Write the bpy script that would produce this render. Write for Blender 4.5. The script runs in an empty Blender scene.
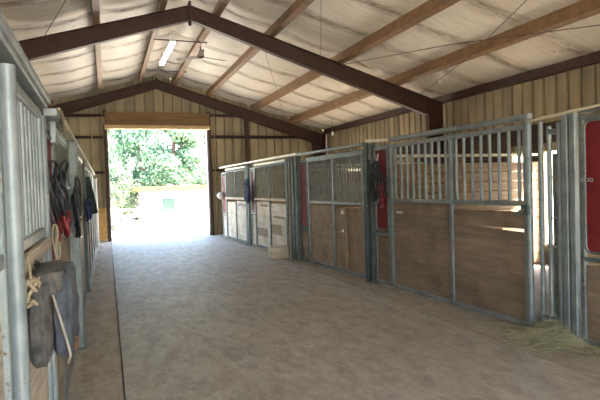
import bpy, math, random
from mathutils import Vector, Matrix, noise
random.seed(7)
S = bpy.context.scene
COL = S.collection
R = math.radians

# ------------------------------------------------------------------ materials
def newmat(name):
    m = bpy.data.materials.new(name); m.use_nodes = True
    nt = m.node_tree; nt.nodes.clear()
    o = nt.nodes.new('ShaderNodeOutputMaterial'); b = nt.nodes.new('ShaderNodeBsdfPrincipled')
    nt.links.new(b.outputs[0], o.inputs[0])
    return m, nt, b
def lin(c):
    return tuple(((v/255)/12.92 if v/255 <= .04045 else ((v/255+.055)/1.055)**2.4) for v in c)+(1,)
def N(nt, t, **k):
    n = nt.nodes.new(t)
    for a, b in k.items():
        if a in n.inputs: n.inputs[a].default_value = b
        else: setattr(n, a, b)
    return n
def mapped(nt, scale, coord='Object'):
    tc = N(nt, 'ShaderNodeTexCoord'); mp = N(nt, 'ShaderNodeMapping'); mp.inputs['Scale'].default_value = scale
    nt.links.new(tc.outputs[coord], mp.inputs[0]); return mp.outputs[0]
def ramp(nt, fac, stops):
    r = N(nt, 'ShaderNodeValToRGB'); e = r.color_ramp.elements
    while len(e) < len(stops): e.new(.5)
    for i, (p, c) in enumerate(stops): e[i].position = p; e[i].color = lin(c) if isinstance(c, tuple) else (c, c, c, 1)
    nt.links.new(fac, r.inputs[0]); return r.outputs[0]
def mix(nt, fac, a, b, mode='MIX'):
    m = N(nt, 'ShaderNodeMix', data_type='RGBA', blend_type=mode)
    for s, i in ((fac, 0), (a, 6), (b, 7)):
        if hasattr(s, 'links'): nt.links.new(s, m.inputs[i])
        else: m.inputs[i].default_value = s
    return m.outputs[2]
def noise_n(nt, vec, scale, detail=4, rough=.55):
    n = N(nt, 'ShaderNodeTexNoise'); n.inputs['Scale'].default_value = scale; n.inputs['Detail'].default_value = detail; n.inputs['Roughness'].default_value = rough
    nt.links.new(vec, n.inputs['Vector']); return n.outputs[0]
def bump(nt, b, h, st=.3, d=.01):
    n = N(nt, 'ShaderNodeBump'); n.inputs['Strength'].default_value = st; n.inputs['Distance'].default_value = d
    nt.links.new(h, n.inputs['Height']); nt.links.new(n.outputs[0], b.inputs['Normal'])
def metal(name, c1, c2, rust=(95, 62, 40), rustlo=.6, met=.35, rough=.5, scale=6):
    m, nt, b = newmat(name); v = mapped(nt, (1, 1, 1)); n1 = noise_n(nt, v, scale, 6); n2 = noise_n(nt, v, scale*5, 5, .7)
    c = ramp(nt, n1, [(.3, c1), (.7, c2)])
    r = ramp(nt, n2, [(rustlo, 0.0), (rustlo+.1, 1.0)])
    nt.links.new(mix(nt, r, c, lin(rust)), b.inputs['Base Color'])
    b.inputs['Metallic'].default_value = met; b.inputs['Roughness'].default_value = rough
    bump(nt, b, n2, .25, .004); return m
def wood(name, cols, stretch=(1, 8, 14), var=.35, rough=.8, blotch=None):
    """grain along local X"""
    m, nt, b = newmat(name); v = mapped(nt, stretch); n1 = noise_n(nt, v, 2.6, 7, .65)
    c = ramp(nt, n1, [(.28, cols[0]), (.5, cols[1]), (.72, cols[2])])
    g = N(nt, 'ShaderNodeNewGeometry'); isl = ramp(nt, g.outputs['Random Per Island'], [(0, 1-var), (1, 1.0)])
    c = mix(nt, 1.0, c, isl, 'MULTIPLY')
    if blotch:
        nb = noise_n(nt, mapped(nt, (1, 1, 1)), 2.2, 4); bl = ramp(nt, nb, [(.5, 0.0), (.68, .75)])
        c = mix(nt, bl, c, lin(blotch))
    nt.links.new(c, b.inputs['Base Color']); b.inputs['Roughness'].default_value = rough
    bump(nt, b, n1, .5, .006); return m
def plain(name, c1, c2=None, rough=.8, scale=8, met=0, bs=.2, st=(1, 1, 1)):
    m, nt, b = newmat(name); v = mapped(nt, st); n = noise_n(nt, v, scale, 5)
    nt.links.new(ramp(nt, n, [(.3, c1), (.7, c2 or c1)]), b.inputs['Base Color'])
    b.inputs['Roughness'].default_value = rough; b.inputs['Metallic'].default_value = met
    bump(nt, b, n, bs, .01); return m

M = {}
M['galv'] = metal('galvanised_pipe', (112, 121, 123), (148, 155, 154), rustlo=.62)
M['galv_dull'] = metal('dull_pipe', (94, 102, 101), (130, 137, 133), rustlo=.57)
M['galv_dark'] = metal('dark_painted_post', (62, 72, 72), (102, 112, 108), rust=(120, 118, 100), rustlo=.6, met=.1, rough=.7)
M['pale_trim'] = metal('pale_cap_rail', (196, 188, 160), (222, 214, 190), rustlo=.64, met=.1)
M['red'] = metal('red_painted_sheet', (104, 20, 24), (126, 30, 32), rust=(76, 34, 28), rustlo=.6, met=0, rough=.8)
M['steel_dark'] = metal('red_oxide_beam', (58, 34, 27), (74, 46, 36), rust=(98, 64, 46), rustlo=.62, met=0, rough=.6)
M['purlin'] = metal('brown_primer_purlin', (116, 88, 60), (150, 116, 80), rust=(96, 60, 44), rustlo=.6, met=0, rough=.6)
M['wood_brown'] = wood('brown_plank', [(118, 100, 82), (138, 120, 100), (154, 136, 116)], (.8, 3, 6), .22, blotch=(110, 86, 70))
M['wood_pale'] = wood('pale_plank', [(188, 170, 144), (218, 204, 180), (236, 226, 206)], (.8, 3, 4), .3, blotch=(170, 148, 120))
M['ply'] = wood('plywood', [(128, 108, 84), (152, 130, 102), (168, 146, 118)], (1.4, 3, 3), .2, blotch=(128, 92, 66))
M['wood_grey'] = wood('grey_plank', [(138, 124, 104), (176, 162, 142), (200, 188, 168)])
M['lining'] = wood('dark_lining_plank', [(58, 44, 34), (80, 62, 48), (98, 78, 62)])
M['wood_inner'] = wood('stall_plank', [(128, 102, 74), (164, 136, 102), (184, 158, 124)])
M['osb'] = wood('orange_board', [(196, 150, 90), (220, 176, 112), (236, 196, 138)], (3, 3, 3), .1)
M['header_brown'] = wood('header_board', [(104, 78, 50), (134, 104, 68), (152, 120, 80)], (.8, 6, 10), .15)
M['header_pale'] = wood('header_trim', [(196, 160, 110), (220, 186, 136), (232, 202, 156)], (.8, 6, 10), .1)
M['black'] = plain('black_strap', (24, 26, 32), (48, 48, 52), .6)
M['navy'] = plain('navy_fabric', (30, 40, 72), (52, 66, 104), .8)
M['red_strap'] = plain('red_strap', (150, 30, 36), (176, 52, 50), .7)
M['maroon_strap'] = plain('maroon_strap', (96, 24, 28), (130, 40, 38), .7)
M['bars_olive'] = metal('olive_grey_bar', (112, 114, 104), (144, 144, 130), rustlo=.6, met=.1, rough=.6)
M['canvas'] = plain('worn_canvas', (46, 45, 44), (100, 95, 89), .9, 16, bs=.6)
M['canvas_blue'] = plain('worn_blue_grey_canvas', (52, 56, 62), (86, 88, 94), .9, 14, bs=.6)
M['piping'] = plain('pale_piping', (130, 120, 106), (176, 166, 150), .8)
M['leather'] = plain('tan_leather', (84, 50, 34), (112, 68, 46), .6)
M['white'] = plain('white_paint', (225, 225, 220), (240, 240, 236), .5)
M['paper'] = plain('white_paper', (228, 224, 206), (240, 236, 222), .7)
M['rope'] = plain('pale_rope', (130, 116, 92), (164, 148, 120), .9, 30)
M['chrome'] = plain('grey_chain', (150, 152, 152), (190, 190, 190), .35, met=.7)
M['conduit'] = plain('conduit', (150, 130, 100), (186, 166, 132), .5, met=.2)
M['wire'] = plain('wire', (70, 56, 46), (90, 72, 58), .6)
M['hay'] = plain('hay', (140, 138, 106), (196, 190, 152), .8, 3, bs=0)
M['straw'] = plain('straw', (120, 106, 76), (150, 134, 100), .8, 3, bs=0)
M['fan'] = plain('fan_blade', (78, 56, 38), (98, 72, 50), .6)
M['bark'] = plain('bark', (64, 54, 46), (92, 80, 68), .9, 6)
M['stucco'] = plain('stucco', (196, 182, 150), (210, 196, 166), .9)
M['fascia'] = plain('yellow_fascia', (150, 92, 26), (168, 108, 38), .8)
M['fence'] = plain('fence_wood', (150, 140, 124), (176, 166, 150), .9)

def siding_mat(name, c1, c2, axis):
    m, nt, b = newmat(name); v = mapped(nt, (1.2, 1.2, .35)); n = noise_n(nt, v, 3, 6, .7)
    c = ramp(nt, n, [(.3, c1), (.7, c2)])
    g = N(nt, 'ShaderNodeNewGeometry'); isl = ramp(nt, g.outputs['Random Per Island'], [(0, .68), (1, 1.0)])
    nt.links.new(mix(nt, 1.0, c, isl, 'MULTIPLY'), b.inputs['Base Color'])
    b.inputs['Roughness'].default_value = .6; return m
M['siding_end'] = siding_mat('tan_siding_end', (156, 144, 114), (186, 172, 138), 0)
M['siding_side'] = siding_mat('tan_siding_side', (152, 136, 106), (184, 166, 130), 1)

# insulation blanket: cream vinyl, seams and stains
m, nt, b = newmat('cream_insulation'); M['insul'] = m
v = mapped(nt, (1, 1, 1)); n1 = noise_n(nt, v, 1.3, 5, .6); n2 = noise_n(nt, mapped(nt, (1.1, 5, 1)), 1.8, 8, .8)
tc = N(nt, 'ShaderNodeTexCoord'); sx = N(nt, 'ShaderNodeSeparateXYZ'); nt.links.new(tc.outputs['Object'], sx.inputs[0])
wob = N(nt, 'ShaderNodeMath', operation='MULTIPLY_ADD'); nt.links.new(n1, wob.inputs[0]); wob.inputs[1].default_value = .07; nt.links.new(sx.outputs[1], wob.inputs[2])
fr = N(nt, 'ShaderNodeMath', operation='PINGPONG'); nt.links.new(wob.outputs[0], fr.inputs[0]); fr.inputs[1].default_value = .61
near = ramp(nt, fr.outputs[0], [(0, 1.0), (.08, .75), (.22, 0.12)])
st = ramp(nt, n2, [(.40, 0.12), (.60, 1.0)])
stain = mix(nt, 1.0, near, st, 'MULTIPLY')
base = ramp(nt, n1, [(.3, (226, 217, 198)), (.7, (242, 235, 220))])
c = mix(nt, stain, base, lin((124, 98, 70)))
n4 = noise_n(nt, mapped(nt, (.5, 14, 1)), 2.2, 6, .75); c = mix(nt, ramp(nt, n4, [(.45, 0.0), (.75, .45)]), c, lin((168, 148, 120)))
n3 = noise_n(nt, v, 5, 8, .75); sp = ramp(nt, n3, [(.62, 0.0), (.68, .8)])
c = mix(nt, sp, c, lin((150, 118, 84)))
nt.links.new(c, b.inputs['Base Color']); b.inputs['Roughness'].default_value = .55
bump(nt, b, noise_n(nt, mapped(nt, (.6, 9, 1)), 3, 5), .5, .02)

# concrete
def concrete(name, a, bb, d, rough, lt=None):
    m, nt, b = newmat(name); v = mapped(nt, (1, 1, 1)); n1 = noise_n(nt, v, .8, 9, .7); n2 = noise_n(nt, mapped(nt, (2.2, .9, 1)), 3, 9, .8); n3 = noise_n(nt, v, 22, 4, .75)
    c = ramp(nt, n1, [(.32, a), (.68, bb)])
    c = mix(nt, ramp(nt, n2, [(.44, 0.0), (.66, .75)]), c, lin(d))
    if lt:
        n4 = noise_n(nt, mapped(nt, (1.6, 1, 1)), 5, 9, .8); c = mix(nt, ramp(nt, n4, [(.52, 0.0), (.64, .55)]), c, lin(lt))
    c = mix(nt, ramp(nt, n3, [(.55, 0.0), (.72, .5)]), c, lin(d))
    nt.links.new(c, b.inputs['Base Color']); nt.links.new(ramp(nt, n2, [(.3, rough-.12), (.7, rough+.12)]), b.inputs['Roughness'])
    bump(nt, b, n3, .5, .006); return m
M['concrete'] = concrete('concrete_floor', (156, 149, 137), (176, 169, 157), (124, 115, 102), .58, (196, 191, 180))
M['concrete_edge'] = concrete('dusty_concrete_edge', (154, 145, 129), (170, 160, 143), (124, 112, 94), .78, (184, 175, 158))
M['ground'] = concrete('pale_dirt_yard', (196, 184, 164), (214, 204, 186), (170, 158, 136), .9)
M['glass'] = plain('green_glass', (46, 66, 58), (60, 82, 72), .1)
m, nt, b = newmat('lit_tube'); M['tube'] = m
b.inputs['Base Color'].default_value = (.95, .95, .95, 1); b.inputs['Emission Color'].default_value = (1, .98, .93, 1); b.inputs['Emission Strength'].default_value = 2.5
def leaf_mat(name, a, bb):
    m, nt, b = newmat(name); g = N(nt, 'ShaderNodeNewGeometry')
    nt.links.new(ramp(nt, g.outputs['Random Per Island'], [(0, a), (1, bb)]), b.inputs['Base Color'])
    b.inputs['Roughness'].default_value = .6
    tr = N(nt, 'ShaderNodeBsdfTranslucent'); nt.links.new(ramp(nt, g.outputs['Random Per Island'], [(0, a), (1, bb)]), tr.inputs[0])
    ms = N(nt, 'ShaderNodeMixShader'); ms.inputs[0].default_value = .35
    nt.links.new(b.outputs[0], ms.inputs[1]); nt.links.new(tr.outputs[0], ms.inputs[2])
    nt.links.new(ms.outputs[0], nt.nodes['Material Output'].inputs[0]); return m
M['leaf_a'] = leaf_mat('pine_leaf', (56, 92, 70), (108, 142, 110))
M['leaf_b'] = leaf_mat('pale_leaf', (76, 114, 88), (134, 162, 128))
M['leaf_c'] = leaf_mat('shrub_leaf', (60, 80, 58), (112, 126, 84))

# ------------------------------------------------------------------ mesh builder
class MB:
    def __init__(s): s.v = []; s.f = []; s.sm = []
    def add(s, v, f, sm=False):
        o = len(s.v); s.v += [tuple(p) for p in v]; s.f += [tuple(i+o for i in q) for q in f]; s.sm += [sm]*len(f); return s
    def box(s, x0, x1, y0, y1, z0, z1, bev=0.0, M4=None):
        if bev > 0 and bev*2.1 < min(abs(x1-x0), abs(y1-y0), abs(z1-z0)):
            b = bev; xs, ys, zs = (x0, x1), (y0, y1), (z0, z1); v = []; idx = {}
            for i in (0, 1):
                for j in (0, 1):
                    for k in (0, 1):
                        sx, sy, sz = (1-2*i)*b, (1-2*j)*b, (1-2*k)*b
                        for a in range(3):
                            p = [xs[i]+sx, ys[j]+sy, zs[k]+sz]; p[a] = (xs[i], ys[j], zs[k])[a]
                            idx[(i, j, k, a)] = len(v); v.append(p)
            f = []
            for i in (0, 1):
                q = [idx[(i, j, k, 0)] for j, k in ((0, 0), (1, 0), (1, 1), (0, 1))]; f.append(q if i else q[::-1])
                q = [idx[(j, i, k, 1)] for j, k in ((0, 0), (1, 0), (1, 1), (0, 1))]; f.append(q[::-1] if i else q)
                q = [idx[(j, k, i, 2)] for j, k in ((0, 0), (1, 0), (1, 1), (0, 1))]; f.append(q if i else q[::-1])
            for j in (0, 1):
                for k in (0, 1):
                    f.append([idx[(0, j, k, 1)], idx[(1, j, k, 1)], idx[(1, j, k, 2)], idx[(0, j, k, 2)]])
                    f.append([idx[(j, 0, k, 0)], idx[(j, 1, k, 0)], idx[(j, 1, k, 2)], idx[(j, 0, k, 2)]])
                    f.append([idx[(j, k, 0, 0)], idx[(j, k, 1, 0)], idx[(j, k, 1, 1)], idx[(j, k, 0, 1)]])
            for i in (0, 1):
                for j in (0, 1):
                    for k in (0, 1): f.append([idx[(i, j, k, a)] for a in range(3)])
        else:
            v = [(x, y, z) for x in (x0, x1) for y in (y0, y1) for z in (z0, z1)]
            f = [(0, 1, 3, 2), (4, 6, 7, 5), (0, 4, 5, 1), (2, 3, 7, 6), (0, 2, 6, 4), (1, 5, 7, 3)]
        if M4 is not None: v = [M4 @ Vector(p) for p in v]
        return s.add(v, f)
    def tube(s, pts, r, n=10, cap=True, rs=None):
        pts = [Vector(p) for p in pts]; v = []; f = []; up = None
        for i, p in enumerate(pts):
            t = (pts[min(i+1, len(pts)-1)]-pts[max(i-1, 0)])
            t = t.normalized() if t.length > 1e-9 else Vector((0, 0, 1))
            if up is None: up = t.orthogonal().normalized()
            up = (up-t*up.dot(t)); up = up.normalized() if up.length > 1e-6 else t.orthogonal().normalized()
            w = t.cross(up); rr = rs[i] if rs else r
            for k in range(n):
                a = 2*math.pi*k/n; v.append(p+(up*math.cos(a)+w*math.sin(a))*rr)
        for i in range(len(pts)-1):
            for k in range(n):
                f.append((i*n+k, i*n+(k+1) % n, (i+1)*n+(k+1) % n, (i+1)*n+k))
        s.add(v, f, True)
        if cap: s.add(v[:n], [tuple(range(n))[::-1]]); s.add(v[-n:], [tuple(range(n))])
        return s
    def prism(s, prof, p0, p1, up=(0, 0, 1)):
        """closed 2D profile (a sideways, b up) swept p0->p1"""
        p0, p1 = Vector(p0), Vector(p1); t = (p1-p0).normalized(); side = t.cross(Vector(up)).normalized(); u = side.cross(t)
        n = len(prof); v = [p+side*a+u*b for p in (p0, p1) for a, b in prof]
        f = [(k, (k+1) % n, n+(k+1) % n, n+k) for k in range(n)]
        s.add(v, f); s.add(v[:n], [tuple(range(n))[::-1]]); s.add(v[n:], [tuple(range(n))]); return s
    def build(s, name, mat, parent=None, auto=False):
        me = bpy.data.meshes.new(name); me.from_pydata(s.v, [], s.f); me.update()
        for p, q in zip(me.polygons, s.sm): p.use_smooth = q
        me.materials.append(mat if not isinstance(mat, str) else M[mat])
        o = bpy.data.objects.new(name, me); COL.objects.link(o)
        if parent is not None: o.parent = parent
        return o
def tag(o, label=None, cat=None, group=None, kind=None):
    for k, v in (('label', label), ('category', cat), ('group', group), ('kind', kind)):
        if v: o[k] = v
    return o
def thing(name, label, cat, loc, rz=0, group=None):
    o = bpy.data.objects.new(name, None); COL.objects.link(o); o.location = loc; o.rotation_euler = (0, 0, rz)
    o.empty_display_size = .1
    return tag(o, label, cat, group)
def place(mb, name, mat, label, cat, group=None, kind=None):
    """one mesh thing with its origin at its base"""
    xs = [p[0] for p in mb.v]; ys = [p[1] for p in mb.v]; zs = [p[2] for p in mb.v]
    c = ((min(xs)+max(xs))/2, (min(ys)+max(ys))/2, min(zs))
    mb.v = [(p[0]-c[0], p[1]-c[1], p[2]-c[2]) for p in mb.v]
    o = mb.build(name, mat); o.location = c; return tag(o, label, cat, group, kind)
def structure(mb, name, mat): return tag(mb.build(name, mat), kind='structure')

# ------------------------------------------------------------------ building numbers
RX, WL, WR = 1.55, -4.05, 7.12      # ridge, side walls
Y0, Y1 = -4.0, 16.6
def zr(x, base=4.85): return base-.30*abs(x-RX)

# ------------------------------------------------------------------ floor
b = MB(); b.box(.07, 3.33, Y0, 17.4, -.15, 0); structure(b, 'floor', 'concrete')
b = MB(); b.box(WL-.1, .058, Y0, 17.4, -.15, -.002); structure(b, 'trim_1', 'concrete_edge')
b = MB(); b.box(3.342, WR+.1, Y0, 17.4, -.15, -.004); structure(b, 'trim_2', 'concrete_edge')
# yard
b = MB(); xs = [-60+3*i for i in range(41)]; ys = [-45+2.5*i for i in range(56)]
def gz(x, y):
    t = max(0, min(1, (y-18)/9)); return -.16-.94*t*t*(3-2*t)
v = [(x, y, gz(x, y)) for y in ys for x in xs]; n = len(xs)
f = [(j*n+i, j*n+i+1, (j+1)*n+i+1, (j+1)*n+i) for j in range(len(ys)-1) for i in range(n-1)]
b.add(v, f, True); structure(b, 'ground', 'ground')
b = MB(); b.box(-1.5, 5.5, 17.4, 21, -.3, -.02); structure(b, 'trim_3', 'ground')

# ------------------------------------------------------------------ siding
def siding(u0, u1, ranges, place_pt, pitch=.28, depth=.045):
    """ribbed sheet; ranges(u) -> list of (z0,z1); place_pt(u,d,z); +d towards inside"""
    mb = MB(); k = 0; u = u0
    while u < u1-1e-6:
        e = min(u+pitch, u1)
        prof = [(u, -depth), (u+.018, 0), (e-.05, 0), (e-.032, -depth)] if e-u > .12 else [(u, 0), (e, 0)]
        prof.append((e, -depth))
        for z0, z1 in ranges((u+e)/2):
            if callable(z1): tops = [z1(p[0]) for p in prof]
            else: tops = [z1]*len(prof)
            nn = len(prof)
            vv = [place_pt(a, d, z0) for a, d in prof]+[place_pt(a, d, t) for (a, d), t in zip(prof, tops)]
            vv += [place_pt(a, d-.006, z0) for a, d in prof]+[place_pt(a, d-.006, t) for (a, d), t in zip(prof, tops)]
            ff = [(i, i+1, nn+i+1, nn+i) for i in range(nn-1)]+[(2*nn+i, 3*nn+i, 3*nn+i+1, 2*nn+i+1) for i in range(nn-1)]
            mb.add(vv, ff)
        u = e
    return mb
top = lambda u: zr(u, 5.10)
def end_ranges(u):
    return [(3.34, top)] if .08 < u < 3.05 else [(0, top)]
# split exactly at the door edges
w = MB()
for a, c in ((WL, .06), (.06, 3.07), (3.07, WR)):
    q = siding(a, c, end_ranges, lambda u, d, z: (u, Y1-d, z)); w.add(q.v, q.f)
structure(w, 'wall_back', 'siding_end')
WIN = [(-2.6, -1.4), (.6, 1.8), (6.5, 7.0), (7.25, 7.8), (11.0, 12.3), (13.9, 15.1)]
def side_ranges(y):
    for a, c in WIN:
        if a < y < c: return [(0, .35 if a == 6.5 else .95), (1.95, 3.4)]
    return [(0, 3.4)]
structure(siding(Y0, Y1, side_ranges, lambda u, d, z: (WR+.02-d, u, z), .25), 'wall_right', 'siding_side')
# dark timber lining low on the right wall, open at the windows
b = MB(); LIN = [Y0, -2.6, -1.4, .6, 1.8, 6.55, 6.98, 7.25, 7.75, 11.0, 12.3, 13.9, 15.1, 16.4]
for i in range(len(LIN)-1):
    z = .0
    while z < 2.42:
        e = min(z+.19, 2.44); isw = i % 2 == 1
        if not (isw and e > (.35 if i == 5 else .95) and z < 1.93): b.box(WR-.035, WR-.012, LIN[i]+.002, LIN[i+1]-.002, z+.004, e, .002)
        z = e
structure(b, 'trim_4', 'lining')
b = MB(); b.box(WR-.05, WR+.06, Y1-.06, Y1+.06, 0, 3.3); structure(b, 'trim_5', 'steel_dark')
b = MB(); b.box(WL-.06, WL+.05, Y1-.06, Y1+.06, 0, 3.3); structure(b, 'trim_6', 'steel_dark')
w = MB()
for a, c in ((WL, -.35), (-.35, 3.45), (3.45, WR)):
    q = siding(a, c, lambda u: [(3.5, top)] if -.35 < u < 3.45 else [(0, top)], lambda u, d, z: (u, Y0+d, z)); w.add(q.v, q.f)
structure(w, 'wall_front', 'siding_end')  # unseen near end wall, added to cut the light from that end
structure(siding(Y0, Y1, side_ranges, lambda u, d, z: (WL-.02+d, u, z), .25), 'wall_left', 'siding_side')

# plank lining at the backs of the right hand stalls
def planks(mb, x0, x1, z0, z1, h=.18, th=.025, gap=.006, y=0, skip=(), bev=.003, jit=.004):
    z = z0; k = 0
    while z < z1-.03:
        e = min(z+h, z1)
        if k not in skip:
            j = random.uniform(-jit, jit)
            mb.box(x0, x1, y-th+j, y+j, z, e-gap, bev)
        z = e; k += 1
    return mb

# ------------------------------------------------------------------ roof
pur = [RX-.45, RX+.45, .0, 3.05, -1.34, 4.5, -2.7, 5.8]
pl = sorted([WL-.1, -2.7, -1.34, .0, RX-.45])
pr = sorted([RX+.45, 3.05, 4.5, 5.8, WR+.1])
lines = pl+[RX]+pr
v = []; us = []
for i in range(len(lines)-1):
    a, c = lines[i], lines[i+1]
    for k in range(8): us.append((a+(c-a)*k/8, math.sin(math.pi*k/8)))
us.append((lines[-1], 0))
ny = int((Y1-Y0)/.061)
for j in range(ny+1):
    y = Y0+(Y1-Y0)*j/ny; ph = abs(((y+.61) % 1.22)-.61)
    for x, s in us:
        wav = noise.noise(Vector((x*1.3, y*1.1, 0)))*.015
        z = zr(x, 5.08)-.07*s*(.35+.65*min(1, ph/.4)**.6)-.05*math.exp(-(ph/.045)**2)*s+wav*s
        v.append((x, y, z))
n = len(us); f = [(j*n+i, j*n+i+1, (j+1)*n+i+1, (j+1)*n+i) for j in range(ny) for i in range(n-1)]
b = MB(); b.add(v, f, True)
vv = [(x, y, zr(x, 5.16)) for y in (Y0, Y1) for x in (WL-.3, RX, WR+.3)]
vv += [(x, y, zr(x, 5.18)) for y in (Y0, Y1) for x in (WL-.3, RX, WR+.3)]
b.add(vv, [(0, 1, 4, 3), (1, 2, 5, 4), (6, 9, 10, 7), (7, 10, 11, 8)])
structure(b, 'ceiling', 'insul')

names = {RX-.45: 'brown steel roof purlin just left of the ridge', RX+.45: 'brown steel roof purlin just right of the ridge',
         .0: 'brown purlin on the left roof slope, second from the ridge', 3.05: 'brown purlin on the right roof slope, second from the ridge',
         -1.34: 'brown purlin on the left roof slope above the left stalls, third from the ridge', 4.5: 'brown purlin on the right roof slope, third from the ridge',
         -2.7: 'lowest purlin on the left roof slope, mostly hidden by the stalls', 5.8: 'brown purlin on the right roof slope, lowest one above the eave beam'}
for x in pur:
    s = 1 if x > RX else -1; b = MB()
    prof = [(-.105*s, 0), (.004*s, 0), (.004*s, .235), (.075*s, .235), (.075*s, .241), (-.004*s, .241), (-.004*s, .006), (-.099*s, .006), (-.099*s, .03), (-.105*s, .03)]
    prof = [(-p, q) for p, q in prof]
    if s < 0: prof = prof[::-1]
    b.prism(prof, (x, Y0, zr(x)), (x, Y1, zr(x)), up=(.287*s, 0, .958))
    place(b, 'roof_purlin', 'purlin', names[x], 'beam', 'roof purlins')
for x, s, l in ((WR-.06, 1, 'long dark eave beam along the top of the right wall'), (WL+.06, -1, 'long dark eave beam along the top of the left wall')):
    b = MB(); z = 3.22
    b.prism([(-.05, 0), (.05, 0), (.05, .02), (-.03, .02), (-.03, .25), (.05, .25), (.05, .27), (-.05, .27)] if s < 0 else [(.05, 0), (.05, .27), (-.05, .27), (-.05, .25), (.03, .25), (.03, .02), (-.05, .02), (-.05, 0)], (x, Y0, z), (x, Y1, z))
    place(b, 'eave_beam', 'steel_dark', l, 'beam')

def rafter_mesh(mb, y, s, xe, depth0=.27, depth1=.40, w=.13):
    """I section, top at purlin underside, from ridge to column"""
    n = 6
    def sec(x, t):
        d = depth0+(depth1-depth0)*t; z = zr(x)-.003; h = w/2
        return [(-h, z), (h, z), (h, z-.012), (.006, z-.012), (.006, z-d+.012), (h, z-d+.012), (h, z-d), (-h, z-d), (-h, z-d+.012), (-.006, z-d+.012), (-.006, z-.012), (-h, z-.012)]
    v = []
    for i in range(n+1):
        t = i/n; x = RX+(xe-RX)*t
        v += [(x, y+a, z) for a, z in sec(x, t)]
    f = []
    for i in range(n):
        for k in range(12): f.append((i*12+k, i*12+(k+1) % 12, (i+1)*12+(k+1) % 12, (i+1)*12+k))
    mb.add(v, f); mb.add(v[:12], [tuple(range(12))]); mb.add(v[-12:], [tuple(range(12))[::-1]])
for y, lab in ((9.7, 'dark red steel roof frame crossing the aisle in mid barn'), (16.45, 'dark steel roof frame against the far end wall'), (3.0, 'dark steel roof frame overhead of the near stalls'), (-3.7, 'dark steel roof frame at the near end of the barn')):
    t = thing('roof_frame', lab, 'roof frame', (RX, y, 0), 0)
    for s in (-1, 1):
        xe = WR-.14 if s > 0 else WL+.14
        b = MB(); rafter_mesh(b, 0, s, xe); b.v = [(p[0]-RX, p[1], p[2]) for p in b.v]; b.build('rafter', 'steel_dark', t)
        xi = xe-.36*s; b = MB(); h = .065; cx = xe-RX; ci = xi-RX
        zt = zr(xe)-.0
        b.box(min(cx, cx-.012*s), max(cx, cx-.012*s), -h, h, 0, zt-.02); b.box(min(ci, ci+.012*s), max(ci, ci+.012*s), -h, h, 0, zr(xi)-.30); b.box(min(cx, ci), max(cx, ci), -.006, .006, 0, zr(xe)-.02)
        b.box(min(cx, ci)-.02, max(cx, ci)+.02, -h-.03, h+.03, 0, .02)
        b.build('column', 'steel_dark', t)
        b = MB(); b.box(min(cx, ci), max(cx, ci), -.07, -.05, zr(xi)-.55, zr(xe)-.01); b.box(min(cx, ci), max(cx, ci), .05, .07, zr(xi)-.55, zr(xe)-.01)
        b.build('web_plate', 'steel_dark', t)
        b = MB(); bx = ci-.34*s
        b.add([(ci, -.05, zr(xi)-.30), (ci, -.05, zr(xi)-.62), (bx, -.05, zr(bx+RX)-.31), (ci, .05, zr(xi)-.30), (ci, .05, zr(xi)-.62), (bx, .05, zr(bx+RX)-.31)], [(0, 2, 1), (3, 4, 5), (1, 2, 5, 4), (0, 1, 4, 3), (0, 3, 5, 2)])
        
    b = MB(); b.box(-.02, .02, -.09, .09, zr(RX)-.27, zr(RX)+.06); b.build('ridge_plate', 'steel_dark', t)
    if y < 10: b = MB(); b.tube([(0, 0, zr(RX)-.26), (0, 0, zr(RX)-.36)], .03); b.build('ridge_bolt', 'steel_dark', t)

# girts on the end wall
def girt(x0, x1, z, lab, h=.16):
    b = MB(); b.prism([(-.06, 0), (.06, 0), (.06, .01), (-.05, .01), (-.05, h-.01), (.06, h-.01), (.06, h), (-.06, h)], (x0, Y1-.09, z-h/2), (x1, Y1-.09, z-h/2))
    place(b, 'wall_girt', 'steel_dark', lab, 'beam', 'girts on the far end wall')
girt(-3.6, -.04, 3.10, 'dark horizontal girt on the end wall left of the doorway, level with the door header', .07)
girt(-3.6, -.04, 3.74, 'dark horizontal girt on the end wall left of the doorway, topmost there', .08)
girt(-3.6, -.04, 2.06, 'dark horizontal girt on the end wall left of the doorway, at head height', .08)
girt(3.15, 6.8, 3.12, 'dark horizontal girt right of the doorway, running over the far stalls to the corner', .09)
girt(3.15, 4.28, 3.80, 'short dark girt right of the doorway, topmost there', .07)
girt(3.15, 6.6, 2.06, 'dark horizontal girt right of the doorway, at the tops of the far stalls', .08)
for x, z, l in ((.03, 3.9, 'dark steel jamb on the left side of the far doorway'), (3.11, 3.9, 'dark steel jamb on the right side of the far doorway'), (4.34, 4.0, 'reddish wall stud on the end wall above the far stalls')):
    b = MB(); b.prism([(-.05, -.07), (.05, -.07), (.05, .07), (.04, .07), (.04, -.055), (-.04, -.055), (-.04, .07), (-.05, .07)], (x, Y1-.1, 0), (x, Y1-.1, z), up=(0, 1, 0))
    place(b, 'door_jamb' if x < 4 else 'wall_stud', 'steel_dark', l, 'post')
# rolled door header
t = thing('overhead_door_header', 'brown wooden header boards over the bright doorway, pale trim below', 'door header', (1.56, Y1-.12, 3.33))
b = MB(); b.box(-1.54, 1.54, -.16, -.02, .26, .51, .01); b.build('top_board', 'header_brown', t)
b = MB(); b.box(-1.52, 1.52, -.20, -.02, .12, .255, .01); b.build('middle_board', 'header_brown', t)
b = MB(); b.box(-1.55, 1.55, -.23, -.02, .0, .115, .01); b.build('lower_trim', 'header_pale', t)
# strips at the doorway sides, white colour standing in for glare
b = MB(); b.box(.085, .11, Y1-.1, Y1+.08, 0, 3.33, .004); structure(b, 'trim_7', 'white')
b = MB(); b.box(3.02, 3.045, Y1-.1, Y1+.08, 0, 3.33, .004); structure(b, 'trim_8', 'white')
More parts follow.
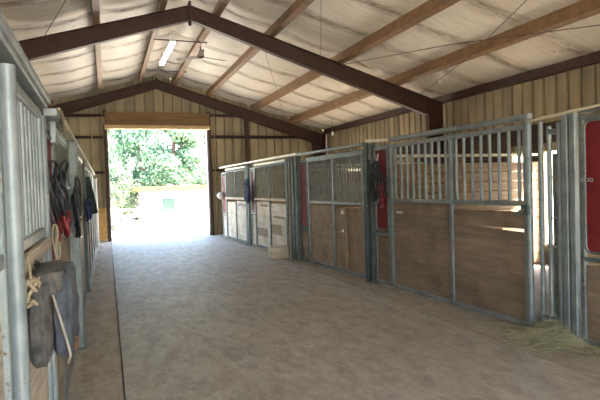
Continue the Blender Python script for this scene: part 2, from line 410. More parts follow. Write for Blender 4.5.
# OSB sheet left of the door
b = MB(); b.box(-.34, -.03, Y1-.2, Y1-.18, .06, 1.02, .004)
place(b, 'wall_board', 'osb', 'orange-tan plywood sheet low on the end wall left of the doorway', 'board')
b = MB(); b.box(-.37, -.02, Y1-.30, Y1-.21, 0, .08, .01)
place(b, 'timber_block', 'wood_pale', 'short timber lying at the foot of the orange-tan board', 'timber')
# conduits
b = MB(); b.tube([(-.35, Y1-.17, 2.1), (-.35, Y1-.17, 3.62), (-.33, Y1-.17, 3.67), (-.02, Y1-.17, 3.67), (0, Y1-.17, 3.65), (0, Y1-.17, 3.45)], .022, 8)
place(b, 'conduit_pipe', 'conduit', 'thin bent metal conduit on the end wall left of the doorway', 'pipe')
t = thing('conduit_pipe', 'thin vertical conduit with a switch box right of the doorway', 'pipe', (3.26, Y1-.17, 0))
b = MB(); b.tube([(0, 0, .3), (0, 0, 3.8)], .018, 8); b.build('pipe', 'conduit', t)
b = MB(); b.box(-.05, .05, -.05, .03, 1.22, 1.38, .01); b.build('switch_box', 'conduit', t)

# ------------------------------------------------------------------ stall rows
K = -.05
def rx(Y): return 4.08+K*Y
ANG = math.atan2(1, K)
SL = math.sqrt(1+K*K)
def rowthing(name, label, cat, side, Ya, group=None, off=0.):
    """side 'R' or 'L'; local +x down the aisle. aisle side is +y for R, -y for L"""
    if side == 'R': return thing(name, label, cat, (rx(Ya)+off, Ya, 0), ANG, group)
    return thing(name, label, cat, (-.345-off, Ya, 0), R(90), group)
def stall_panel(side, Ya, Yb, label, ztop, zb0, zb1, nb, splits=(), wood='wood_brown', bar_r=.018, frame='galv', slot=0., hplank=.2, toprail=None, group=None, cracks=None, zwood0=.06, dirty=None, barmat=None, vert=False):
    L = (Yb-Ya)*(SL if side == 'R' else 1); s = 1 if side == 'R' else -1
    t = rowthing('barred_stall_gate', label, 'stall gate', side, Ya, group)
    fm = MB(); h = .025
    for x in [0.+h]+[q*L for q in splits]+[L-h]: fm.box(x-h, x+h, -h, h, .03, zb1+.05, .005)
    for z in (.05, zb0-.02, zb1+.03): fm.box(0, L, -h*.9, h*.9, z-h, z+h, .005)
    fm.build('frame', frame, t)
    if toprail:
        b = MB(); zt, rr, mt = toprail
        if rr > 0: b.tube([(-.03, 0, zt), (L+.0, 0, zt)], rr, 12)
        else: b.box(-.02, L+.02, -.03, .03, zt+rr, zt, .006)
        b.build('top_rail', mt, t)
    # bars
    edges = [2*h]+[q*L for q in splits]+[L-2*h]
    for i in range(len(edges)-1):
        a = edges[i]+(h if i else 0); c = edges[i+1]-(h if i < len(edges)-2 else 0); m_ = max(1, round(nb*(c-a)/L))
        for k in range(m_):
            x = a+(c-a)*(k+.5)/m_; b = MB(); b.tube([(x+random.uniform(-.003, .003), 0, zb0), (x+random.uniform(-.004, .004), 0, zb1+.01)], bar_r, 8, False)
            b.build('bar', barmat or frame, t)
    # wood
    for i in range(len(edges)-1):
        a = edges[i]; c = edges[i+1]; b = MB(); zt = zb0-.05-(slot[i] if isinstance(slot, (list, tuple)) else slot)
        if vert:
            planks_v(b, a, c, zwood0+.02, zt, s)
        else:
            z = zwood0; k = 0
            while z < zt-.04:
                e = min(z+hplank*random.uniform(.85, 1.15), zt)
                if zt-e < .06: e = zt
                j = random.uniform(-.004, .004)
                g0 = g1 = .005
                if cracks and cracks[0] == i and z < cracks[1] <= e: e = cracks[1]; g0, g1 = cracks[2], cracks[3]
                th = .03
                b.add([(a, -s*(h+.0)+j*0-.0, z), (c, -s*h, z), (c, -s*h, e-g1), (a, -s*h, e-g0), (a, -s*(h-th)*1, z), (c, -s*(h-th), z), (c, -s*(h-th), e-g1), (a, -s*(h-th), e-g0)],
                      [(0, 1, 2, 3), (4, 7, 6, 5), (0, 4, 5, 1), (3, 2, 6, 7), (0, 3, 7, 4), (1, 5, 6, 2)])
                z = e; k += 1
        b.build('wood_panel', wood, t)
    return t, L, s
def planks_v(b, a, c, z0, z1, s):
    n = max(1, round((c-a)/.3))
    for i in range(n): b.box(a+(c-a)*i/n+.002, a+(c-a)*(i+1)/n-.002, -.03, -.005, z0, z1, .003)

# --- right row, near to far
def red_door(side, Ya, Yb, label, z0, z1, zt, frame='galv_dull', wood='wood_brown', latch=False, group='red feed doors'):
    L = (Yb-Ya)*(SL if side == 'R' else 1); s = 1 if side == 'R' else -1
    t = rowthing('feed_door', label, 'feed door', side, Ya, group)
    fm = MB(); h = .022
    for x in (h, L-h): fm.box(x-h, x+h, -h, h, .03, zt, .005)
    for z in (.05, z0-.06, zt-h): fm.box(0, L, -h*.9, h*.9, z-h, z+h, .005)
    fm.build('frame', frame, t)
    # rounded rectangular red sheet
    b = MB(); x0, x1 = 2*h+.01, L-2*h-.01; r = min(.06, (x1-x0)*.25); pts = []
    for cx, cz, a0 in ((x1-r, z1-r, 0), (x0+r, z1-r, 90), (x0+r, z0+r, 180), (x1-r, z0+r, 270)):
        for k in range(5):
            a = R(a0+k*22.5); pts.append((cx+r*math.cos(a), cz+r*math.sin(a)))
    m_ = len(pts)
    v = [(x, s*.012, z) for x, z in pts]+[(x, -s*.012, z) for x, z in pts]
    b.add(v, [tuple(range(m_)), tuple(range(2*m_-1, m_-1, -1))]+[(k, (k+1) % m_, m_+(k+1) % m_, m_+k) for k in range(m_)])
    b.build('red_sheet', 'red', t)
    b = MB(); b.tube([(x, s*.014, z) for x, z in pts]+[(pts[0][0], s*.014, pts[0][1])], .012, 8); b.build('rim', frame, t)
    b = MB(); planks(b, 2*h, L-2*h, .07, z0-.1, .22); b.build('wood_panel', wood, t)
    return t, L, s

t, L, s = red_door('R', 2.0, 3.43, 'red metal feed door at the right edge of the picture', .84, 1.98, 2.03, wood='wood_brown')
b = MB()
for k in range(4): b.tube([(L-.02-.035*k+.018*math.cos(a*math.pi/6), .035+(.01 if k % 2 else 0)*math.sin(a*math.pi/6), 1.47+.014*math.sin(a*math.pi/6)) for a in range(13)], .004, 6, False)
b.build('chain', 'chrome', t)
b = MB(); b.box(.01, L-.01, -.02, .02, 2.05, 2.09, .005); b.build('top_bar', 'galv_dull', t)
# pale sloping guide rail on top
b = MB(); b.tube([(rx(3.95)-.03, 3.95, 2.05), (rx(2.6)-.04, 2.6, 2.13)], .014, 8)
place(b, 'guide_rail', 'pale_trim', 'thin pale rail running along the top of the nearest red feed door', 'rail')

def post(side, Ys, lab, z=2.05, w=.03, mat='galv_dull', off=0., round_=False, group='stall posts'):
    Ya = sum(Ys)/len(Ys); t = rowthing('stall_post', lab, 'post', side, Ya, group, off)
    for y in Ys:
        x = (y-Ya); b = MB()
        if round_: b.tube([(x, 0, 0), (x, 0, z+random.uniform(-.03, .03))], w, 12)
        else: b.box(x-w, x+w, -w, w, 0, z+random.uniform(-.02, .02), .006)
        b.build('upright', mat, t)
    b = MB(); b.box(min(Ys)-Ya-w-.02, max(Ys)-Ya+w+.02, -w-.02, w+.02, 0, .012); b.build('foot_plate', mat, t)
    return t
post('R', (3.49, 3.57), 'pair of galvanised posts beside the nearest red feed door', 2.09, .03, 'galv')
# narrow gate with plate
t = rowthing('narrow_gate', 'narrow galvanised gate with round pipes above the hay pile', 'gate', 'R', 3.645)
for x, z in ((0.0, 2.0), (.11, 1.98), (.205, 2.03)):
    b = MB(); b.tube([(x, 0, .08), (x, 0, z)], .022, 12); b.build('upright', 'galv', t)
b = MB(); b.box(0, .11, -.02, .02, 1.90, 1.95, .005); b.build('cross_rail', 'galv_dull', t)
b = MB(); b.box(0, .205, -.018, .018, .16, .20, .005); b.build('cross_rail', 'galv_dull', t)
b = MB(); b.box(.02, .075, -.012, .006, .2, 1.72, .003); b.build('plate', 'galv_dull', t)
for z in (1.12, .86, 1.5):
    b = MB(); b.tube([(.045, .0, z), (.045, .03, z)], .014, 8); b.build('bolt', 'chrome', t)

tA, L, s = stall_panel('R', 4.0, 6.42, 'tall barred stall gate with two brown plank panels, nearest on the right', 2.14, 1.27, 1.98, 19, (.47,), toprail=(2.1, .035, 'galv'), slot=(.05, .0), cracks=(0, .995, .035, .004), group='barred stall fronts')
b = MB(); b.tube([(.0, .0, .02), (.0, .0, 2.12)], .034, 12); b.build('gate_stile', 'galv', tA)
b = MB(); b.tube([(.05, 0, 2.015), (L-.05, 0, 2.015)], .016, 8); b.build('upper_bar_rail', 'galv_dull', tA)
b = MB(); b.box(-.05, .05, .03, .07, 1.14, 1.24, .01); b.tube([(0, .07, 1.19), (0, .12, 1.19), (.05, .13, 1.14)], .012, 8); b.build('latch', 'galv_dark', tA)
b = MB(); b.box(L-.30, L-.16, .026, .036, 1.075, 1.10, .004); b.build('gap_light_patch', 'paper', tA);  # pale plate standing in for light through a gap in the planks
tB, LB, s = red_door('R', 6.44, 6.86, 'red feed door with a dark halter hung on it, between the gates on the right', .82, 1.98, 2.03)
post('R', (6.93, 7.06), 'pair of dull galvanised posts left of the red feed door with the dark halter', 2.08, .04, 'galv_dark')
b = MB(); b.tube([(rx(6.9)-.06, 6.9, 1.85), (rx(6.9)-.075, 6.9, .5), (rx(6.9)-.07, 6.93, .05), (rx(6.9)-.05, 7.0, .03)], .014, 8)
place(b, 'black_hose', 'black', 'black hose hanging down the double post to the floor', 'hose')
tC, L, s = stall_panel('R', 7.15, 9.25, 'barred stall front with brown plywood panels and a small white notice', 2.0, 1.20, 1.93, 24, (.5,), wood='ply', frame='galv_dull', slot=(.05, .02), hplank=.55, toprail=(2.02, -.05, 'galv_dull'), group='barred stall fronts')
b = MB(); b.box(.33*L-.05, .33*L+.07, .026, .030, 1.0, 1.06, .0); b.build('notice', 'paper', tC)
b = MB(); b.tube([(.33*L, .02, .72), (.33*L, .05, .72)], .022, 10); b.build('knob', 'white', tC)
b = MB(); b.box(.3*L-.04, .3*L+.04, .006, .03, .07, 1.12, .003); b.build('batten', 'ply', tC)
red_door('R', 9.27, 9.68, 'narrow red feed door between the plywood stall front and the dark posts', .70, 1.92, 1.98, frame='galv_dark', wood='ply')
post('R', (9.78, 9.95, 10.12, 10.28), 'cluster of dark weathered posts beyond the middle stall front', 2.08, .055, 'galv_dark')
b = MB(); b.tube([(rx(9.95)-.30, 9.85, .55), (rx(9.95)-.07, 10.06, 1.98)], .016, 8)
b.v = []; b.f = []; b.sm = []
b.tube([(rx(9.8)-.22, 9.72, .01), (rx(10.0)-.085, 10.02, 2.0)], .016, 8)
place(b, 'broom_handle', 'wood_grey', 'thin wooden pole leaning against the cluster of dark posts', 'pole')
tE, LE, _ = stall_panel('R', 10.36, 12.45, 'barred stall front with pale plank panels behind the small wooden block', 2.0, 1.22, 1.95, 19, (.5,), wood='wood_pale', frame='galv_dark', slot=(.06, .03), hplank=.36, toprail=(2.06, -.05, 'pale_trim'), bar_r=.019, group='barred stall fronts', barmat='bars_olive')
t, L, s = red_door('R', 12.47, 12.82, 'narrow feed door with a blue halter over it, among the far stalls', .9, 1.9, 1.98, frame='galv_dull', wood='wood_pale')
post('R', (12.95, 13.1), 'pair of dark posts beside the blue halter', 2.08, .055, 'galv_dark')
b = MB(); b.box(0, LE, .024, .05, 1.17, 1.225, .004); b.build('sill_board', 'wood_pale', tE)
for x, z, w_, h_ in ((.38, .42, .62, .22), (.16, .78, .7, .05), (1.3, .30, .7, .2), (1.25, 1.02, .5, .05)):
    b = MB(); b.box(x, x+w_, -.001, .012, z, z+h_, .003); b.build('dark_patch', 'ply', tE)  # darker boxes laid on; the low ones stand in for dark slots
tF, LF, _ = stall_panel('R', 13.2, 15.15, 'barred stall front with whitish panels, farthest on the right', 2.0, 1.22, 1.93, 17, (.5,), wood='wood_pale', frame='galv_dark', slot=(.04, .08), hplank=.8, toprail=(2.05, -.05, 'pale_trim'), bar_r=.019, group='barred stall fronts', barmat='bars_olive')
b = MB(); b.box(0, LF, .024, .05, 1.16, 1.225, .004); b.build('sill_board', 'wood_pale', tF)
b = MB(); b.box(.12, .85, -.001, .012, .98, 1.05, .003); b.build('dark_patch', 'black', tF)  # black strip standing in for the dark of an open slot
red_door('R', 15.18, 15.62, 'red feed door at the far end of the right stalls, with a white bag', .75, 1.85, 1.95, frame='galv_dull', wood='wood_pale')
# cap rail over the far stalls
b = MB(); p0 = (rx(15.68)-.01, 15.68, 2.105); p1 = (rx(9.7)-.01, 9.7, 2.125)
b.prism([(-.06, -.02), (.06, -.02), (.06, .02), (-.06, .02)], p1, p0)
place(b, 'cap_rail', 'pale_trim', 'long pale cap rail along the tops of the far right stalls', 'rail')
b = MB(); b.prism([(-.045, -.02), (.045, -.02), (.045, .02), (-.045, .02)], (rx(7.1)-.01, 7.1, 2.10), (rx(9.66)-.01, 9.66, 2.10))
place(b, 'cap_rail', 'galv_dull', 'dull cap rail over the stall front with the white notice', 'rail')
b = MB(); b.prism([(-.03, -.02), (.03, -.02), (.03, .02), (-.03, .02)], (rx(6.44), 6.44, 2.10), (rx(7.06), 7.06, 2.14))
place(b, 'cap_rail', 'pale_trim', 'short pale rail above the red feed door with the dark halter', 'rail')

# partitions in the right row
for y, lab in ((3.55, 'plank partition inside the nearest right stall'), (7.05, 'tan plank partition seen through the bars of the nearest right gate'), (10.1, 'plank partition behind the plywood stall front'), (13.05, 'plank partition between the two farthest right stalls'), (15.7, 'plank partition closing the far end of the right stalls')):
    x0 = rx(y)+.13; b = MB(); planks(b, 0, WR-x0-.08, .03, 1.79, .16, .03, .009)
    t = thing('stall_partition', lab, 'partition', (x0, y+.015, 0))
    b.build('planks', 'wood_inner', t)
    b = MB(); b.box(0, WR-x0-.08, -.03, .03, 1.885, 1.93, .004); b.build('top_rail', 'pale_trim', t)
    b = MB()
    for x in (.5*(WR-x0),): b.box(x-.04, x+.04, .0, .08, 0, 1.93, .004)
    b.build('stud', 'wood_inner', t)
for y, lab in ((3.9, 'plank partition inside the near left stall'), (7.0, 'plank partition inside the second left stall'), (10.1, 'plank partition inside the third left stall'), (15.2, 'plank partition closing the far end of the left stalls'), (.5, 'plank partition behind the viewer in the left stalls')):
    b = MB(); planks(b, WL+.08, -.42, .03, 1.79, .16, .03, .009); b.v = [(p[0], p[1]+y, p[2]) for p in b.v]
    place(b, 'stall_partition', 'wood_inner', lab, 'partition')

# --- left row
def pole(pts, r, lab, mat='galv'):
    b = MB(); b.tube(pts, r, 16); return place(b, 'stall_post', mat, lab, 'post', 'stall posts')
pole([(-.315, 2.10, 0), (-.312, 2.06, 1.95)], .030, 'round galvanised post, nearest at the left edge')
b = MB(); b.box(-.37, -.295, .6, 3.28, 2.0, 2.05, .006); b.v = [(p[0], p[1], p[2]-(.015*(p[1]-2))) for p in b.v]
b.tube([(-.30, .6, 2.065), (-.30, 3.3, 2.03)], .022, 12)
place(b, 'cap_rail', 'galv', 'galvanised top rail over the nearest left stall front', 'rail')
stall_panel('L', .65, 1.98, 'stall front at the left edge with weathered pale planks', 2.0, 1.30, 1.9, 10, (), wood='wood_grey', hplank=.2, group='barred stall fronts')
tL, L, s = stall_panel('L', 2.14, 3.18, 'barred left stall front behind the hanging canvas bag', 2.0, 1.31, 1.9, 9, (), wood='wood_grey', hplank=.17, slot=.04, cracks=(0, 1.12, .04, .04), group='barred stall fronts', bar_r=.014)
b = MB(); b.box(.42, .5, -.032, -.026, 1.08, 1.16, 0); b.build('white_sticker', 'paper', tL)
b = MB(); b.box(.05, L-.03, -.045, -.026, 1.20, 1.26, .003); b.build('sill_board', 'wood_grey', tL)
pole([(-.33, 3.24, 0), (-.33, 3.22, 1.93)], .028, 'round bluish post just beyond the hanging canvas bag')
red_door('L', 3.30, 3.85, 'dark red feed door on the left hung with halters', .9, 1.85, 1.93, frame='galv_dull', wood='wood_brown')
stall_panel('L', 3.9, 5.35, 'grey barred stall front just past the left halters', 1.98, 1.22, 1.88, 22, (), wood='wood_brown', frame='galv_dull', bar_r=.02, toprail=(1.97, -.05, 'galv_dull'), group='barred stall fronts')
post('L', (5.42, 5.62), 'pair of dull posts in the middle of the left row', 1.98, .05, 'galv_dull', off=-.04)
stall_panel('L', 5.75, 8.3, 'stall front in the middle of the left row, past the double posts', 1.98, 1.22, 1.88, 30, (.5,), wood='wood_brown', frame='galv_dark', barmat='bars_olive', bar_r=.02, toprail=(1.97, -.05, 'pale_trim'), group='barred stall fronts')
post('L', (8.4, 8.6), 'dark posts on the left beside the hanging green blanket', 1.98, .045, 'galv_dark')
stall_panel('L', 8.7, 11.6, 'stall front on the left beyond the hanging blanket', 1.98, 1.22, 1.88, 30, (.5,), wood='wood_brown', frame='galv_dark', barmat='bars_olive', bar_r=.02, group='barred stall fronts')
stall_panel('L', 11.7, 14.9, 'farthest stall front on the left', 1.98, 1.22, 1.88, 30, (.5,), wood='wood_brown', frame='galv_dark', barmat='bars_olive', bar_r=.02, group='barred stall fronts')
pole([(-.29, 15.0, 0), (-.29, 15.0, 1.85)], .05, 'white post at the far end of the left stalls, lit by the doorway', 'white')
b = MB(); b.prism([(-.035, -.015), (.035, -.015), (.035, .015), (-.035, .015)], (-.30, 4.2, 2.02), (-.31, 15.0, 1.95))
place(b, 'cap_rail', 'pale_trim', 'long pale cap rail along the tops of the left stalls', 'rail')
t = thing('rail_bracket', 'cluttered metal bracket where the left top rails meet', 'bracket', (-.31, 3.75, 1.9))
b = MB(); b.box(-.03, .05, -.3, .3, .06, .11, .005); b.box(-.02, .02, -.05, .05, -.08, .1, .005); b.build('plate', 'galv', t)
b = MB(); b.tube([(.05, -.2, .12), (.06, -.1, .05), (.05, 0, .13), (.06, .15, .02)], .012, 8); b.build('wire_wrap', 'rope', t)

# ------------------------------------------------------------------ hanging tack
def loops(name, mat, lab, loc, specs, face, cat='halter', extra=None):
    """specs: list of (cy, cz, ry, rz, tilt, depth, radius) loops in the row plane; face = +1 aisle is +x, -1 aisle is -x"""
    t = thing(name, lab, cat, loc)
    b = MB()
    for cy, cz, ry, rz_, tl, d, r in specs:
        pts = []
        for k in range(25):
            a = 2*math.pi*k/24; y = ry*math.cos(a); z = rz_*math.sin(a); wv = .25*math.sin(3*a+cy*9)
            y2 = y*math.cos(tl)-z*math.sin(tl)+wv*ry*.3; z2 = y*math.sin(tl)+z*math.cos(tl)
            pts.append((face*(d+.012*math.sin(2*a)), cy+y2, cz+z2))
        b.tube(pts, r, 6, False)
    b.build('straps', mat, t)
    b = MB()
    for cy, cz, ry, rz_, tl, d, r in specs[:3]: b.tube([(face*(d+.008), cy-ry*.3, cz-rz_), (face*(d+.02), cy+ry*.3, cz-rz_), (face*(d+.008), cy, cz-rz_+.04), (face*(d+.008), cy-ry*.3, cz-rz_)], .006, 6)
    b.build('buckle', 'chrome', t)
    if extra: extra(t)
    return t
rnd = random.Random(3)
def rs(n, wy, z0, z1, r0=.01, d=.04):
    o = []
    for i in range(n):
        rz_ = rnd.uniform(.08, .5*(z1-z0)*.7); cz = rnd.uniform(z0+rz_, z1-rz_); o.append((rnd.uniform(-wy*.4, wy*.4), cz, rnd.uniform(.3, .7)*wy, rz_, rnd.uniform(-.3, .3), d+rnd.uniform(-.01, .05), r0*rnd.uniform(.7, 1.5)))
    return o
loops('horse_halter', 'black', 'dark leather halter bundle hung on the red feed door on the right', (rx(6.65)-.03, 6.65, 1.2), rs(14, .2, -.05, .62, .009), -1, extra=lambda t: MB().tube([(-.05, 0, .62), (-.03, 0, .72)], .01).build('hook', 'chrome', t))
loops('horse_halter', 'red_strap', 'small red strap hanging beside the dark halter', (rx(6.52)-.03, 6.52, 1.15), rs(4, .06, 0, .45, .007), -1)
loops('horse_halter', 'navy', 'blue halter hung by the far dark posts', (rx(12.8)-.06, 12.78, 1.1), rs(10, .24, 0, .6, .028), -1)
loops('horse_halter', 'black', 'black halter hanging on the left red feed door, above the red one', (-.31, 3.55, 1.30), rs(12, .3, -.02, .42, .008, .02), 1)
loops('horse_halter', 'maroon_strap', 'red halter hanging on the left feed door below the black one', (-.31, 3.55, 1.20), rs(4, .16, 0, .2, .008, .03), 1)
loops('lead_rope', 'rope', 'pale lead rope hanging above the canvas bag on the left', (-.305, 3.26, 1.0), [(0, .16, .03, .16, 0, .02, .006), (.03, .1, .02, .12, .1, .03, .006)], 1, 'rope')
loops('horse_halter', 'black', 'dark halter hanging on the middle left stall posts', (-.31, 5.3, 1.05), rs(9, .3, 0, .6, .010, .02), 1)
loops('horse_halter', 'navy', 'navy halter hanging on the far left posts', (-.31, 8.35, 1.0), rs(8, .3, 0, .45, .014, .02), 1)
# green blanket
def cloth(name, mat, lab, cat, c, wy, hz, face, amp=.03, taper=.2, seed=0):
    b = MB(); n, m_ = 16, 14; v = []
    for side in (0, 1):
        for j in range(m_+1):
            for i in range(n+1):
                u = i/n-.5; q = j/m_
                ww = wy*(1-taper*q); d = amp*(math.sin(u*22+seed+q*2)*.5+.5)*(.3+q)+.015*side*-1+.02
                edge = 1-abs(u*2)**6
                v.append((face*(d*edge+.0), u*ww, hz*(1-q)-.04*math.sin(u*9+seed)*q))
    w_ = n+1; f = []
    for j in range(m_):
        for i in range(n):
            a = j*w_+i; f.append((a, a+1, a+w_+1, a+w_)); o = (m_+1)*w_; f.append((o+a, o+a+w_, o+a+w_+1, o+a+1))
    b.add(v, f, True); b.v = [(p[0]+c[0], p[1]+c[1], p[2]+c[2]) for p in b.v]
    return place(b, name, mat, lab, cat)
M['green_cloth'] = plain('green_cloth', (34, 48, 46), (58, 72, 66), .9)
cloth('saddle_blanket', 'green_cloth', 'dark green blanket hanging on the far part of the left row', 'blanket', (-.29, 8.9, 1.18), .9, .55, 1, .10, .5, 1)
b = MB(); 
for k in range(14):
    a = k*2.4; b.tube([(0, 0, .02), (.05*math.cos(a), .1*math.sin(a), .12+.04*math.sin(k)), (.03*math.cos(a), .12*math.sin(a), .22)], .03, 6, True, [.02, .06, .01])
t = thing('feed_bag', 'small white bag hung on the farthest red feed door', 'bag', (rx(15.5)-.10, 15.5, 1.14))
b.build('bag', 'white', t); MB().tube([(0, 0, .2), (.03, 0, .34)], .008).build('cord', 'rope', t)

# canvas bag on the left: two padded lobes with piping
t = thing('canvas_bag', 'worn dark grey canvas bag hanging on the nearest left stall front', 'bag', (-.25, 2.5, .72))
def lobe(b, cx, cy, wx, wy, z0, z1, sq=4.0, n=40, m_=26, seed=0., lean=0., fold=.016, tip=.25):
    v = []
    for j in range(m_+1):
        q = j/m_; z = z0+(z1-z0)*q
        if q < tip: pr = .35+.65*math.sin(math.pi/2*q/tip)**.8
        elif q > .9: pr = 1-.5*((q-.9)/.1)**2
        else: pr = 1
        if j in (0,): pr = .1
        if j == m_: pr = .3
        for k in range(n):
            a = 2*math.pi*k/n; ca, sa = math.cos(a), math.sin(a)
            ex = math.copysign(abs(ca)**(2/sq), ca); ey = math.copysign(abs(sa)**(2/sq), sa)
            w = fold*(noise.noise(Vector((ca*3+seed, sa*3, z*5)))+.7*noise.noise(Vector((ca*7+seed, sa*7, z*13)))+.5*math.sin(a*6+seed+q*3))
            v.append((cx+(wx*.5*pr)*ex+w*ca, cy+(wy*.5*pr)*ey+w*sa+lean*q, z))
    f = [(j*n+k, j*n+(k+1) % n, (j+1)*n+(k+1) % n, (j+1)*n+k) for j in range(m_) for k in range(n)]
    b.add(v, f, True); b.add(v[:n], [tuple(range(n))[::-1]]); b.add(v[-n:], [tuple(range(n))])
b = MB(); lobe(b, -.020, -.10, .068, .36, .07, .43, seed=1); b.build('near_pocket', 'canvas', t)
b = MB(); lobe(b, .052, .08, .085, .42, .045, .46, seed=5); b.build('far_pocket', 'canvas_blue', t)
b = MB(); lobe(b, .005, .02, .115, .42, .36, .465, seed=9, tip=.1); b.build('flap', 'canvas', t)
b = MB(); b.tube([(.018, -.19, .43), (.028, -.17, .36), (.05, -.155, .26), (.075, -.155, .15), (.083, -.145, .10), (.07, -.11, .06)], .005, 8); b.build('piping', 'piping', t)
b = MB(); b.box(.07, .10, .1, .2, .05, .10, .01); b.build('leather_patch', 'leather', t)
b = MB(); b.tube([(-.03, -.06, .44), (-.055, -.02, .50), (-.06, .04, .50), (-.03, .08, .44)], .006, 8); b.build('strap', 'black', t)
t = thing('rope_knot', 'bunched pale knotted rope beside the nearest left post', 'rope', (-.285, 2.24, 1.06))
b = MB()
for k in range(7): b.tube([(.022*math.cos(q+k), .05*math.sin(q*1.3+k), .05*math.sin(q*.9+k*2)+.06) for q in [i*.5 for i in range(12)]], .007, 6)
b.build('knot', 'rope', t)
b = MB(); b.tube([(0, 0, .08), (-.015, .04, .2)], .005, 6); b.build('strand', 'rope', t)

# ------------------------------------------------------------------ small wooden block on the aisle
t = thing('wooden_step', 'small pale wooden block on the floor by the far dark posts', 'step', (3.30, 10.30, 0), R(-6))
b = MB(); b.box(-.19, .19, -.15, .15, .22, .25, .004); b.build('top_board', 'wood_pale', t)
b = MB(); b.box(-.19, .19, -.15, -.12, 0, .22, .004); b.build('front_board', 'wood_pale', t)
b = MB(); b.box(-.19, .19, .12, .15, 0, .22, .004); b.build('back_board', 'wood_pale', t)
for q in (-.19, .165): b = MB(); b.box(q, q+.025, -.12, .12, 0, .22, .004); b.build('side_board', 'wood_pale', t)

# ------------------------------------------------------------------ lights, fan, wires
t = thing('fluorescent_light', 'white fluorescent tube light hanging under the ridge', 'ceiling light', (1.38, 12.0, 4.50), R(1))
b = MB(); b.box(-.06, .06, -1.0, 1.0, .03, .08, .008); b.build('housing', 'white', t)
for q in (-.03, .03): b = MB(); b.tube([(q, -.98, .012), (q, .98, .012)], .016, 8); b.build('tube', 'tube', t)
for q in (-.9, .9): b = MB(); b.tube([(0, q, .08), (0, q, .30)], .004, 6); b.build('hanger', 'wire', t)
for y, z in ((11.5, 4.70), (14.6, 4.72)):
    b = MB(); b.tube([(RX-.5, y, z), (RX+.65, y, z)], .014, 8)
    place(b, 'conduit_pipe', 'wire', 'thin pipe under the ridge %s the tube light' % ('nearest side of' if y < 12 else 'beyond'), 'pipe')
t = thing('ceiling_fan', 'brown three-blade ceiling fan on a long rod', 'ceiling fan', (2.10, 11.8, 4.45))
b = MB(); b.tube([(0, 0, .08), (0, 0, .33)], .014, 8); b.build('rod', 'wire', t)
b = MB(); b.tube([(0, 0, -.03), (0, 0, 0), (0, 0, .06), (0, 0, .10)], .07, 16, True, [.03, .08, .075, .02]); b.build('motor', 'wire', t)
for k, a in enumerate((20, 140, 262)):
    m4 = Matrix.Rotation(R(a), 4, 'Z') @ Matrix.Rotation(R(10), 4, 'X'); b = MB(); b.box(.07, .62, -.06, .06, .0, .01, 0, m4); b.build('blade', 'fan', t)
def wire(pts, lab, r=.006, name='bracing_cable'):
    b = MB(); b.tube(pts, r, 6); return place(b, name, 'wire', lab, 'cable')
wire([(-.95, 9.66, 3.98), (-.30, 7.6, 4.25), (.25, 6.0, 4.42)], 'thin cable slanting over the left roof slope')
wire([(4.51, 9.55, 3.89), (5.22, 6.98, 3.67), (6.4, 3.9, 3.31)], 'thin bracing cable from the mid roof frame towards the right eave')
wire([(4.7, 4.2, 3.83), (5.04, 5.2, 3.73), (5.68, 7.08, 3.53), (6.3, 9.55, 3.33)], 'thin bracing cable crossing the right roof slope to the column top')
wire([(2.9, 6.7, 4.38), (3.17, 7.36, 4.29), (4.05, 9.5, 4.02)], 'thin cable meeting the near side of the mid roof frame, right of the ridge', .004)
wire([(2.95, 9.85, 4.35), (3.17, 10.35, 4.28), (4.4, 13.32, 3.92), (5.6, 16.2, 3.56)], 'thin bracing cable beyond the mid roof frame', .005)
for c, lab in (((6.47, 9.0, 3.55), 'small round white bulb near the top of the right column'), ((6.45, 14.4, 3.02), 'small white bulb near the far right corner')):
    t = thing('light_bulb', lab, 'bulb', c)
    b = MB(); b.tube([(0, 0, -.05), (0, 0, -.04), (0, 0, 0), (0, 0, .04), (0, 0, .07)], .04, 12, True, [.01, .028, .042, .03, .018]); b.build('bulb', 'white', t)
    b = MB(); b.tube([(0, 0, .07), (0, 0, .13)], .018, 8); b.tube([(0, 0, .12), (.0, .0, zr(c[0], 4.98)-c[2])], .005, 6); b.build('socket', 'wire', t)

# ------------------------------------------------------------------ hay
def strands(n, f_pos, mat, name, lab, cat, L=(.05, .16), r=.0022):
    b = MB()
    for i in range(n):
        p, nz = f_pos(); a = random.uniform(0, 2*math.pi); l = random.uniform(*L); e = random.uniform(-.15, .5)*nz
        d = Vector((math.cos(a), math.sin(a), e))*l*.5; p = Vector(p); q = p+d; o = p-d
        q.z = max(q.z, .004); o.z = max(o.z, .004)
        mid = (q+o)/2+Vector((0, 0, .15*l*random.random()))
        b.tube([o, mid, q], r, 3, False)
    o = b.build(name, mat); return tag(o, lab, cat, kind='stuff')
def hp():
    x = random.gauss(0, .20); y = random.gauss(0, .20)
    h = .20*math.exp(-(x*x+y*y)/.045); return (3.98+x, 3.68+y, h*random.random()**.4+.006), 1
strands(2600, hp, 'hay', 'hay_pile', 'pile of greenish hay spilling under the narrow gate', 'hay', (.07, .2), .0032)
def lp():
    y = random.uniform(2.2, 15.5)**1.0; return (rx(y)-.02-abs(random.gauss(0, .10)), y, .004), .1
strands(1500, lp, 'straw', 'straw_litter', 'scattered straw along the foot of the right stalls', 'straw', (.02, .08), .0016)
def lq(): y = random.uniform(3, 15.5); return (-.26+abs(random.gauss(0, .06)), y, .004), .1
strands(400, lq, 'straw', 'straw_litter', 'scattered straw along the foot of the left stalls', 'straw', (.02, .07), .0016)
def lr(): return (random.uniform(.2, 3.5), random.uniform(3, 15)**1.0, .004), .05
strands(500, lr, 'straw', 'straw_litter', 'loose bits of straw scattered over the aisle floor', 'straw', (.015, .05), .0013)

